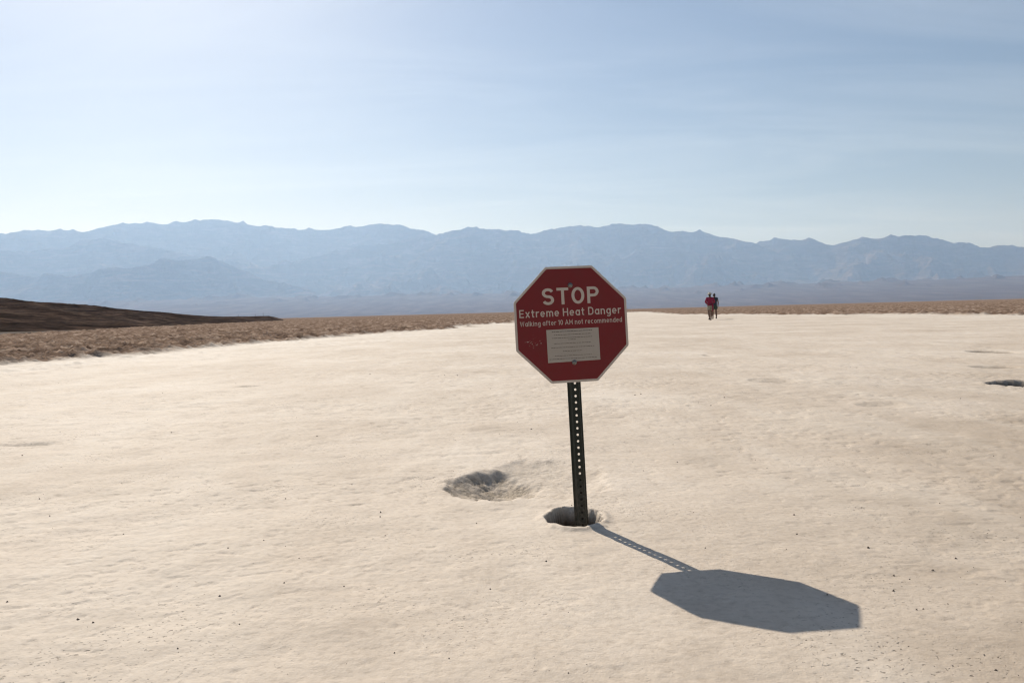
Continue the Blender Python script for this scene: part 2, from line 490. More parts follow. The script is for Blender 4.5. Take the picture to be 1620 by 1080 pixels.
# ------------------------------------------------------------------ mountains
RANGES = [
    # crest distance, crest px, foot distance
    (22800, [(-700, 392), (-400, 372), (-150, 378), (0, 370), (60, 363), (130, 366), (170, 357), (215, 352), (270, 354), (310, 348), (345, 346), (400, 356), (470, 362), (500, 364), (560, 358), (605, 353), (640, 358), (690, 369), (740, 372), (850, 385), (1000, 400), (1200, 430)], 15200),
    (20500, [(300, 440), (430, 418), (560, 392), (640, 380), (690, 372), (740, 360), (790, 362), (840, 369), (880, 362), (910, 356), (950, 359), (975, 354), (1025, 355), (1060, 365), (1110, 367), (1150, 375), (1200, 387), (1250, 408), (1310, 441), (1360, 452)], 14500),
    (22000, [(1050, 430), (1120, 400), (1180, 387), (1230, 377), (1280, 379), (1320, 387), (1350, 378), (1390, 376), (1430, 371), (1470, 375), (1510, 384), (1530, 385), (1560, 390), (1600, 389), (1620, 391), (1750, 380), (1950, 388), (2300, 372)], 15500),
    (17400, [(-700, 430), (-300, 415), (-60, 424), (60, 434), (140, 432), (200, 421), (260, 411), (300, 407), (345, 411), (390, 428), (440, 450), (500, 462)], 14000),
    (20200, [(-700, 400), (-200, 398), (0, 396), (90, 388), (150, 381), (200, 384), (260, 394), (330, 408), (420, 425)], 15000),
]
def build_mountains():
    az = np.radians(np.arange(-62, 62, 0.085))
    rr = np.concatenate([np.linspace(8500, 13000, 34), np.linspace(13100, 27500, 250), np.linspace(27700, 30000, 14)])
    A, R = np.meshgrid(az, rr)
    x = np.sin(A) * R; y = np.cos(A) * R
    wx = x / 1000 + 0.55 * fbm(x / 3100, y / 3100, 3, 401); wy = y / 1000 + 0.55 * fbm(x / 3100, y / 3100, 3, 402)
    rg = ridged(wx * 0.34, wy * 0.30, 6, 411, gain=0.52)
    rg2 = ridged(wx * 0.95, wy * 0.80, 5, 421, gain=0.55)
    # alluvial fan rising gently to the foot of the range
    fan_h = 330 * np.clip((R - 8500) / 6200, 0, 1) ** 1.35 * (1 + 0.10 * fbm(x / 2600, y / 9000, 3, 431)) - 1.5
    H = fan_h.copy()
    M = np.zeros_like(H)
    target = np.full(len(az), -1.0)
    for k, (rc, px, rf) in enumerate(RANGES):
        pe = np.array([az_el(*q) for q in px])
        e = np.interp(az, pe[:, 0], pe[:, 1], left=-0.05 if pe[0, 0] > -0.7 else pe[0, 1], right=-0.05 if pe[-1, 0] < 0.6 else pe[-1, 1])
        target = np.maximum(target, np.tan(e))
        rcx = rc + 1500 * gnoise(az * 6.0, az * 0 + k * 3.3, 500 + k)
        rfx = rf + 900 * gnoise(az * 14.0, az * 0 + k * 5.1, 510 + k) + 500 * gnoise(az * 40.0, az * 0 + k, 515 + k)
        Hc = CAM_H + rcx * np.tan(e)
        t = np.clip((R - rfx) / (rcx - rfx), 0, 1)
        back = np.clip((R - rcx) / 3200, 0, 1)
        base = 0.10 * t + 0.90 * t ** 1.25
        spur = (0.80 * rg + 0.20 * rg2)
        mid = (4 * t * (1 - t)) ** 0.8
        h = Hc * (base * (1 - 0.80 * mid * (1 - spur)) + 0.05 * mid * (rg2 - 0.4)) * (1 - back ** 1.4 * 0.9) + 8 * t
        h = np.where((t > 0) & (Hc > 60), h, -10)
        M = np.maximum(M, (h > H) * 1.0)
        H = np.maximum(H, h)
    # fine ruggedness
    rise = np.clip((H - fan_h) / 260, 0, 1)
    H = H + rise * (125 * (rg2 - 0.45) + 52 * fbm(x / 480, y / 480, 4, 441))
    # low dark outcrops on the fan
    oc = np.clip(ridged(wx * 0.9, wy * 0.5, 4, 451) - 0.62, 0, 1) * sstep(11800, 13500, R) * sstep(16500, 15000, R)
    H = H + oc * 260
    # settle the skyline on its measured height
    cur = ((H - CAM_H) / R).max(0)
    ratio = np.clip(target / np.maximum(cur, 1e-4), 0.6, 1.5)
    kk = np.hanning(33); kk /= kk.sum()
    ratio = np.convolve(np.pad(ratio, 16, mode='edge'), kk, mode='valid')
    w = sstep(9500, 15500, R)
    H = np.where(H > fan_h + 1, fan_h + (H - fan_h) * (1 + (ratio - 1) * w), H)
    H = np.where(R < 8700, -2.0, H)
    fan = 1 - np.clip((H - fan_h) / 110, 0, 1)
    V = np.stack([x.ravel(), y.ravel(), H.ravel()], 1)
    n, m = A.shape
    idx = np.arange(n * m).reshape(n, m)
    F = np.stack([idx[:-1, :-1], idx[:-1, 1:], idx[1:, 1:], idx[1:, :-1]], -1).reshape(-1, 4)[:, ::-1]
    o = link('mountain_range', np_mesh('mountain_range', V, F, M_MOUNT, True, {'fan': fan.ravel()}))
    tag(o, 'hazy blue desert mountain range along the horizon above its gravel fan', kind='structure')
    return H.max()
MT_TOP = build_mountains()

# ------------------------------------------------------------------ haze over the basin
def build_haze():
    t = bpy.data.materials.new('haze_air'); t.use_nodes = True
    n, l = t.node_tree.nodes, t.node_tree.links
    n.clear()
    out = n.new('ShaderNodeOutputMaterial')
    pv = n.new('ShaderNodeVolumePrincipled')
    pv.inputs['Color'].default_value = (0.43, 0.64, 1.0, 1)
    pv.inputs['Density'].default_value = 4.6e-5
    pv.inputs['Absorption Color'].default_value = (1, 1, 1, 1)
    pv.inputs['Anisotropy'].default_value = 0.39
    l.new(pv.outputs[0], out.inputs['Volume'])
    bm = bmesh.new()
    bmesh.ops.create_cube(bm, size=1)
    x0, x1, y0, y1, z0, z1 = -31000, 31000, -13000, 32000, -12.0, MT_TOP + 60
    for v in bm.verts:
        v.co = Vector((x1 if v.co.x > 0 else x0, y1 if v.co.y > 0 else y0, z1 if v.co.z > 0 else z0))
    o = bm_obj('haze', bm, t)
    tag(o, 'thin pale blue haze filling the desert basin', kind='stuff')
build_haze()

# ------------------------------------------------------------------ stop sign
def mat_sheet(name, col, dirt=(0.30, 0.25, 0.2), amt=0.35, rough=0.45):
    t = NT(name)
    p = t.pos(obj=True)
    d = t.ramp(t.noise(p, 14, 6, 0.65), [(0.42, 0.0), (0.75, 1.0)])
    s = t.ramp(t.noise(t.pos((40, 6, 40), obj=True), 3, 5, 0.6), [(0.5, 0.0), (0.8, 1.0)])
    f = t.math('MULTIPLY', t.math('MAXIMUM', d, s), amt)
    c = t.mix(f, col, dirt)
    n = t.bump(t.noise(p, 350, 2), 0.0004, 0.4)
    return t.set(c, rough, 0, n, 0.35)

M_RED = mat_sheet('faded_red_sheeting', (0.19, 0.012, 0.013), (0.12, 0.035, 0.028), 0.30)
M_WHITE = mat_sheet('white_reflective_sheeting', (0.56, 0.48, 0.41), (0.40, 0.335, 0.275), 0.30)
M_PAPER = mat_sheet('notice_paper', (0.44, 0.385, 0.325), (0.36, 0.31, 0.255), 0.4, 0.55)
M_INK = mat_simple('black_ink', (0.10, 0.088, 0.078), 0.6, 0, 0.1, 200)
def mat_post():
    t = NT('dark_green_enamel')
    p = t.pos(obj=True)
    n1 = t.noise(p, 30, 5, 0.6)
    c = t.mix(n1, (0.013, 0.016, 0.010), (0.022, 0.027, 0.018))
    sep = t.n.new('ShaderNodeSeparateXYZ'); t.l.new(p, sep.inputs[0])
    low = t.ramp(sep.outputs[1], [(0.0, 1.0), (0.24, 0.0)])           # dust splashed up the foot
    sc_ = t.ramp(t.noise(p, 55, 5, 0.7), [(0.45, 0.0), (0.75, 1.0)])
    c = t.mix(t.math('MULTIPLY', low, t.math('ADD', t.math('MULTIPLY', sc_, 0.6), 0.15)), c, (0.20, 0.16, 0.12))
    return t.set(c, 0.55, 0, t.bump(n1, 0.0006, 0.6), 0.35)
M_POST = mat_post()
M_STUB = mat_simple('rusted_steel_stub', (0.04, 0.028, 0.02), 0.75, 0, 0.3, 40, 0.001, 0.3)
M_BOLT = mat_simple('zinc_bolt', (0.24, 0.235, 0.22), 0.45, 0.9, 0.15, 120)

def build_sign():
    yaw, side, fore, rr_ = math.radians(10.43), -0.0154, -0.0482, math.radians(0.28)
    cen = Vector((0.2371, 3.3629, 0.7818))
    n0 = Vector((math.sin(yaw), -math.cos(yaw), 0)); r0 = Vector((math.cos(yaw), math.sin(yaw), 0))
    ax = (Vector((0, 0, 1)) + side * r0 + fore * n0).normalized()
    r = (r0 - r0.dot(ax) * ax).normalized()
    r, ax = r * math.cos(rr_) + ax * math.sin(rr_), ax * math.cos(rr_) - r * math.sin(rr_)
    n = r.cross(ax).normalized()          # towards the viewer
    # local frame: x right, y up the post, z towards the viewer, origin at the sign centre plane
    rot = Matrix((r, ax, n)).transposed().to_4x4()
    foot = cen - ax * (cen.z / ax.z)
    L = (cen - foot).length
    root = empty('stop_sign')
    root.matrix_world = Matrix.Translation(foot) @ rot
    tag(root, 'dark red octagonal stop sign warning of extreme heat, leaning on perforated green post', 'stop sign')
    S = 0.4572
    def octagon(s):
        a = s / 2; b = a * math.tan(math.pi / 8)
        return [(-b, a), (b, a), (a, b), (a, -b), (b, -a), (-b, -a), (-a, -b), (-a, b)]
    def plate(name, pts, z0, z1, mat, parent, bev=0.0):
        bm = bmesh.new()
        lo = [bm.verts.new((x, y + L, z0)) for x, y in pts]
        hi = [bm.verts.new((x, y + L, z1)) for x, y in pts]
        bm.faces.new(hi[::-1]); bm.faces.new(lo)
        for i in range(len(pts)):
            j = (i + 1) % len(pts)
            bm.faces.new((lo[i], hi[i], hi[j], lo[j]))
        bmesh.ops.recalc_face_normals(bm, faces=bm.faces)
        if bev:
            bmesh.ops.bevel(bm, geom=bm.edges[:], offset=bev, segments=2, affect='EDGES', profile=0.5)
        return bm_obj(name, bm, mat, parent)
    def round_pts(pts, rad, seg=4):
        out = []
        for i, p in enumerate(pts):
            p = Vector(p); a = Vector(pts[i - 1]); b = Vector(pts[(i + 1) % len(pts)])
            d1 = (a - p).normalized() * rad; d2 = (b - p).normalized() * rad
            for k in range(seg + 1):
                t = k / seg
                q = (p + d1) * (1 - t) ** 2 + p * 2 * t * (1 - t) + (p + d2) * t * t
                out.append((q.x, q.y))
        return out
    panel = plate('sign_panel', round_pts(octagon(S), 0.006), -0.0010, 0.0010, M_WHITE, root)
    panel['label'] = 'octagonal panel with thin off-white border'
    red = plate('red_field', round_pts(octagon(S - 0.0185), 0.004), 0.0011, 0.0015, M_RED, panel)
    red['label'] = 'dark red field of the sign'
    ZT = 0.0016
    # traffic-sign lettering drawn as strokes of even width (cap height 1, x-height 0.72)
    def arc(cx, cy, rx, ry, a0, a1, n=14):
        return [(cx + rx * math.cos(math.radians(a0 + (a1 - a0) * i / n)), cy + ry * math.sin(math.radians(a0 + (a1 - a0) * i / n))) for i in range(n + 1)]
    def glyph(ch, w):
        c = w / 2; X = 0.72; m = X / 2; W = 0.66; V = 0.56; rv = V / 2 - c; rm = m - c
        ring_ = lambda Wd, H: arc(Wd / 2, H / 2, Wd / 2 - c, H / 2 - c, 90, 450, 36)
        if ch == 'S':
            ry = (1 - w) / 4; rx = W / 2 - c
            return W, [arc(W / 2, 1 - c - ry, rx, ry, 20, 270) + arc(W / 2, c + ry, rx, ry, 90, -160)[1:]]
        if ch == 'T': return W, [[(0, 1 - c), (W, 1 - c)], [(W / 2, 0), (W / 2, 1 - c)]]
        if ch == 'O': return 0.72, [ring_(0.72, 1)]
        if ch == '0': return 0.56, [ring_(0.56, 1)]
        if ch == '1': return 0.28, [[(0.28 - c, 0), (0.28 - c, 1)], [(0.0, 0.78), (0.28 - c, 1 - c * 0.8)]]
        if ch == 'P':
            r = 0.26 - c / 2; q = (1 - c) - r
            return W, [[(c, 0), (c, 1)], [(c, 1 - c), (W - c - r, 1 - c)] + arc(W - c - r, q, r, r, 90, -90)[1:] + [(c, q - r)]]
        if ch == 'D':
            r = 0.30; 
            return W, [[(c, 0), (c, 1)], [(c, 1 - c), (W - c - r, 1 - c)] + arc(W - c - r, 1 - c - r, r, r, 90, 0)[1:] + arc(W - c - r, c + r, r, r, 0, -90) + [(c, c)]]
        if ch == 'E': return 0.56, [[(c, 0), (c, 1)], [(c, 1 - c), (0.56, 1 - c)], [(c, 0.51), (0.50, 0.51)], [(c, c), (0.56, c)]]
        if ch == 'H': return W, [[(c, 0), (c, 1)], [(W - c, 0), (W - c, 1)], [(c, 0.51), (W - c, 0.51)]]
        if ch == 'A': return 0.74, [[(c * 0.7, 0), (0.37, 1 - c * 0.5), (0.74 - c * 0.7, 0)], [(0.16, 0.27), (0.58, 0.27)]]
        if ch == 'M': return 0.76, [[(c, 0), (c, 0.96), (0.38, 0.34), (0.76 - c, 0.96), (0.76 - c, 0)]]
        if ch == 'W': return 0.92, [[(c * 0.8, 1), (0.25, 0.06), (0.46, 0.90), (0.67, 0.06), (0.92 - c * 0.8, 1)]]
        if ch == 'x': return 0.56, [[(c * .9, 0), (0.56 - c * .9, X)], [(c * .9, X), (0.56 - c * .9, 0)]]
        if ch == 't': return 0.38, [[(0.16, 0.95), (0.16, 0.18)] + arc(0.16 + 0.14, 0.18, 0.14, 0.18 - c, 180, 285, 8)[1:], [(0, X - c), (0.38, X - c)]]
        if ch == 'r': return 0.38, [[(c, 0), (c, X)], arc(0.34, X - 0.30, 0.34 - c, 0.30 - c, 180, 75, 10)]
        if ch in 'nm':
            r = 0.20 if ch == 'n' else 0.175
            st = [[(c, 0), (c, X)]]; x0 = c
            for i in range(1 if ch == 'n' else 2):
                st.append(arc(x0 + r, X - c - r, r, r, 180, 0) + [(x0 + 2 * r, 0)]); x0 += 2 * r
            return x0 + c, st
        if ch == 'e': return V, [[(c * 1.2, m), (V - c, m)] + arc(V / 2, m, rv, rm, 0, 318, 26)[1:]]
        if ch == 'o': return V, [ring_(V, X)]
        if ch == 'c': return 0.52, [arc(V / 2, m, rv, rm, 48, 312, 24)]
        if ch == 'a': return V, [ring_(V, X), [(V - c, 0), (V - c, X)]]
        if ch == 'd': return V, [ring_(V, X), [(V - c, 0), (V - c, 1)]]
        if ch == 'g': return V, [ring_(V, X), [(V - c, X), (V - c, -0.06)] + arc(V / 2, -0.06, rv, 0.18, 0, -150, 12)[1:]]
        if ch == 'l': return w, [[(c, 0), (c, 1)]]
        if ch == 'i': return w, [[(c, 0), (c, X)], [(c, 0.83), (c, 0.83 + w)]]
        if ch == 'k': return 0.54, [[(c, 0), (c, 1)], [(c, 0.26), (0.54 - c, X)], [(0.22, 0.40), (0.54 - c * .7, 0)]]
        if ch == 'f': return 0.36, [[(0.15, 0), (0.15, 0.80)] + arc(0.15 + 0.15, 0.80, 0.15, 0.20 - c, 180, 80, 8)[1:], [(0, X - c), (0.34, X - c)]]
        return 0.30, []
    def ribbon(bm, pts, w, z, fx):
        closed = math.hypot(pts[0][0] - pts[-1][0], pts[0][1] - pts[-1][1]) < 1e-6
        P = [Vector(p) for p in (pts[:-1] if closed else pts)]
        n = len(P); pr = []
        for i in range(n):
            d1 = (P[i] - P[i - 1]).normalized() if (i > 0 or closed) else (P[1] - P[0]).normalized()
            d2 = (P[(i + 1) % n] - P[i]).normalized() if (i < n - 1 or closed) else d1
            t = (d1 + d2).normalized() if (d1 + d2).length > 1e-4 else d1
            nn = Vector((-t.y, t.x)); k = min(1 / max(nn.dot(Vector((-d1.y, d1.x))), 0.2), 2.2)
            pr.append((bm.verts.new(fx(P[i] + nn * w / 2 * k, z)), bm.verts.new(fx(P[i] - nn * w / 2 * k, z))))
        for i in range(n if closed else n - 1):
            a_, b_ = pr[i], pr[(i + 1) % n]
            bm.faces.new((a_[0], a_[1], b_[1], b_[0]))
    def text(name, body, x0, x1, y0, y1, w, parent, gap=0.15):
        items = []; x = 0
        for ch in body:
            if ch == ' ': x += 0.30; continue
            adv, st = glyph(ch, w)
            items.append((x, st)); x += adv + gap
        total = x - gap
        kx = (x1 - x0) / total; ky = y1 - y0
        bm = bmesh.new()
        for ox, st in items:
            for si, pts in enumerate(st):
                ribbon(bm, [(p[0] + ox, p[1]) for p in pts], w, ZT + 0.00004 * si, lambda q, z: (x0 + q.x * kx, y0 + q.y * ky + L, z))
        for f_ in bm.faces:
            f_.normal_update()
            if f_.normal.z < 0: f_.normal_flip()
        return bm_obj(name, bm, M_WHITE, parent)
    text('stop_lettering', 'STOP', -0.114, 0.1165, 0.0795, 0.145, 0.165, panel, 0.16)
    text('heat_lettering', 'Extreme Heat Danger', -0.2085, 0.204, 0.0335, 0.0645, 0.138, panel, 0.17)
    text('walking_lettering', 'Walking after 10 AM not recommended', -0.2075, 0.2065, -0.0005, 0.0190, 0.132, panel, 0.17)
    # pasted notice with lines of tiny print
    no = plate('notice_sheet', [(-0.1045, -0.018), (0.1075, -0.0175), (0.1085, -0.1455), (-0.1040, -0.1475)][::-1], 0.0016, 0.0020, M_PAPER, root)
    no['label'] = 'pale paper notice pasted on the sign'
    rows = [(-82.5, 80.4, -26.8, 3.2), (-74.8, 73.7, -39.7, 2.6), (-82.7, 79, -52, 2.7), (-18.4, 12.7, -59.3, 2.4), (-75.5, 73, -73.8, 2.5),
            (-88.4, 86.6, -89.3, 2.5), (-42.5, 34.2, -104.5, 2.5), (-75.8, 74, -122, 2.3), (-98, 94.9, -134, 2.4)]
    rnd = random.Random(3)
    for (a, b, yc, hh) in rows:
        bm = bmesh.new(); xx = a
        while xx < b - 2:
            w = min(rnd.uniform(4, 15), b - xx)
            e = xx + w
            # a word: short strokes of letter width
            q = xx
            while q < e - 0.5:
                lw = rnd.uniform(0.9, 1.6); top = hh / 2 * rnd.choice((1.0, 0.75, 0.75, 1.0)); bot = -hh / 2 * rnd.choice((0.7, 0.7, 1.0))
                vs = [bm.verts.new((p[0] / 1000, p[1] / 1000 + L, 0.00225)) for p in ((q, yc + bot), (min(q + lw, e), yc + bot), (min(q + lw, e), yc + top), (q, yc + top))]
                bm.faces.new(vs); q += lw + 0.25
            xx = e + rnd.uniform(1.6, 2.4)
        bm_obj('print_line', bm, M_INK, no)
    # bolts with washers
    for by in (0.1534, -0.1505):
        bm = bmesh.new()
        def ring(rad, z, seg): return [bm.verts.new((0.0018 + rad * math.cos(2 * math.pi * i / seg), by + L + rad * math.sin(2 * math.pi * i / seg), z)) for i in range(seg)]
        prev = None
        for rad, z in ((0.0098, 0.0016), (0.0098, 0.0032), (0.0082, 0.0036), (0.0080, 0.0062), (0.0066, 0.0088), (0.0035, 0.0101), (0.0006, 0.0104)):
            cur = ring(rad, z, 18)
            if prev:
                for i in range(18): bm.faces.new((prev[i], prev[(i + 1) % 18], cur[(i + 1) % 18], cur[i]))
            prev = cur
        bm.faces.new(prev)
        bmesh.ops.recalc_face_normals(bm, faces=bm.faces)
        bm_obj('bolt', bm, M_BOLT, root)
    # chipped paint left of the notice
    bm = bmesh.new()
    for i in range(26):
        cx = rnd.gauss(-0.156, 0.017); cy = rnd.gauss(-0.068, 0.010) + L
        s = rnd.uniform(0.0006, 0.0019); k = rnd.randint(4, 6); a0 = rnd.random() * 6
        bm.faces.new([bm.verts.new((cx + s * rnd.uniform(.6, 1.3) * math.cos(a0 + 6.283 * j / k), cy + s * rnd.uniform(.6, 1.3) * math.sin(a0 + 6.283 * j / k), ZT + 0.0001)) for j in range(k)])
    tag(bm_obj('paint_chips', bm, M_WHITE, root), kind='stuff')
    # perforated channel post: web towards the viewer, sides folding back to two flanges
    HW, HS, HF, TH, DP = 0.0150, 0.0215, 0.0275, 0.0020, 0.016
    pitch, hr, NS = 0.0254, 0.0047, 16
    ybot, ytop = -0.32, L + 0.185
    y_ref = None
    prof_f = [(-HF, -DP), (-HS, -DP), (-HW, 0), (HW, 0), (HS, -DP), (HF, -DP)]
    prof_b = [(-HF, -DP - TH), (-HS + 0.002, -DP - TH), (-HW + 0.002, -TH), (HW - 0.002, -TH), (HS - 0.002, -DP - TH), (HF, -DP - TH)]
    z_off = -0.0012
    bm = bmesh.new()
    nseg = int((ytop - ybot) / pitch)
    # hole rows are counted from the hole just under the panel's lower edge
    y_first = L - S / 2 - 0.0035
    k0 = int(math.floor((y_first - ybot) / pitch))
    ys = [y_first - k0 * pitch - pitch / 2 + i * pitch for i in range(nseg + 2)]
    rowsf, rowsb = [], []
    for yv in ys:
        rowsf.append([bm.verts.new((x, yv, z + z_off)) for x, z in prof_f])
        rowsb.append([bm.verts.new((x, yv, z + z_off)) for x, z in prof_b])
    def holed(rowa, rowb, yc, z):
        cor = [rowa[2], rowa[3], rowb[3], rowb[2]]
        circ = [bm.verts.new((hr * math.cos(math.pi * 1.25 + 2 * math.pi * i / NS), yc + hr * math.sin(math.pi * 1.25 + 2 * math.pi * i / NS), z)) for i in range(NS)]
        q = NS // 4
        for c_ in range(4):
            a, b = cor[c_], cor[(c_ + 1) % 4]
            arc = [circ[(c_ * q + i) % NS] for i in range(q + 1)]
            half = q // 2
            for i in range(half): bm.faces.new((a, arc[i + 1], arc[i]))
            bm.faces.new((a, b, arc[half]))
            for i in range(half, q): bm.faces.new((b, arc[i + 1], arc[i]))
        return circ
    for i in range(len(ys) - 1):
        for j in range(5):
            if j == 2: continue
            bm.faces.new((rowsf[i][j], rowsf[i][j + 1], rowsf[i + 1][j + 1], rowsf[i + 1][j]))
            bm.faces.new((rowsb[i][j], rowsb[i + 1][j], rowsb[i + 1][j + 1], rowsb[i][j + 1]))
        yc = (ys[i] + ys[i + 1]) / 2
        ca = holed(rowsf[i], rowsf[i + 1], yc, z_off)
        cb = holed(rowsb[i], rowsb[i + 1], yc, z_off - TH)
        for k in range(NS):
            bm.faces.new((ca[k], ca[(k + 1) % NS], cb[(k + 1) % NS], cb[k]))
        for j in (0, 5):
            bm.faces.new((rowsf[i][j], rowsf[i + 1][j], rowsb[i + 1][j], rowsb[i][j]))
    for i in (0, len(ys) - 1):
        for j in range(5): bm.faces.new((rowsf[i][j], rowsf[i][j + 1], rowsb[i][j + 1], rowsb[i][j]))
    bmesh.ops.recalc_face_normals(bm, faces=bm.faces)
    post = bm_obj('post', bm, M_POST, root)
    post['label'] = 'dark green steel channel post with a row of round holes'
    # short driven stub nested behind the foot of the post
    y_top = y_first - 14 * pitch - pitch * 0.45
    bm = bmesh.new()
    pr = [(-0.020, -DP - 0.001), (-0.0130, -TH - 0.0030), (0.0130, -TH - 0.0030), (0.020, -DP - 0.001)]
    def col(yv):
        return [bm.verts.new((x, yv, z + z_off)) for x, z in pr] + [bm.verts.new((x * 0.86, yv, z + z_off - 0.003)) for x, z in pr[::-1]]
    a = col(-0.34); b = col(y_top)
    for i in range(8): bm.faces.new((a[i], a[(i + 1) % 8], b[(i + 1) % 8], b[i]))
    bm.faces.new(a); bm.faces.new(b[::-1])
    bmesh.ops.recalc_face_normals(bm, faces=bm.faces)
    bm_obj('ground_stub', bm, M_STUB, post)
build_sign()

# ------------------------------------------------------------------ people
M_SKIN = mat_simple('tanned_skin', (0.15, 0.082, 0.056), 0.5, 0, 0.08, 30)
M_REDTOP = mat_simple('crimson_fabric', (0.23, 0.010, 0.046), 0.8, 0, 0.15, 25, 0.004)
M_NAVY = mat_simple('dark_navy_fabric', (0.022, 0.030, 0.045), 0.8, 0, 0.15, 25, 0.004)
M_KHAKI = mat_simple('khaki_fabric', (0.30, 0.28, 0.22), 0.8, 0, 0.15, 25, 0.004)
M_GREEN = mat_simple('dark_green_fabric', (0.035, 0.060, 0.045), 0.8, 0, 0.15, 25, 0.004)
M_HAIR = mat_simple('dark_hair', (0.018, 0.012, 0.009), 0.5, 0, 0.2, 60)
M_STRAW = mat_simple('cream_hat', (0.60, 0.53, 0.40), 0.8, 0, 0.12, 60)
M_SHOE = mat_simple('dark_shoe', (0.025, 0.022, 0.02), 0.7, 0, 0.15, 30)
M_BAG = mat_simple('dark_bag', (0.03, 0.024, 0.028), 0.7, 0, 0.15, 30)

def skin_mesh(verts, edges, root=0, levels=2):
    """verts: list of (co, (rx, ry)); grows a smooth tapered surface, returns a baked mesh"""
    me = bpy.data.meshes.new('tmp')
    me.from_pydata([v[0] for v in verts], edges, [])
    o = bpy.data.objects.new('tmp', me); COL.objects.link(o)
    sk = o.modifiers.new('s', 'SKIN'); sk.use_smooth_shade = True
    for i, v in enumerate(verts):
        d = me.skin_vertices[0].data[i]
        d.radius = (v[1][0] * 1.22, v[1][1] * 1.22); d.use_root = (i == root); d.use_loose = False
    sb = o.modifiers.new('d', 'SUBSURF'); sb.levels = levels; sb.render_levels = levels
    bpy.context.view_layer.update()
    out = bpy.data.meshes.new_from_object(o.evaluated_get(bpy.context.evaluated_depsgraph_get()))
    bpy.data.objects.remove(o)
    return out

def chain(nodes, base=0):
    return [(base + i, base + i + 1) for i in range(len(nodes) - 1)]

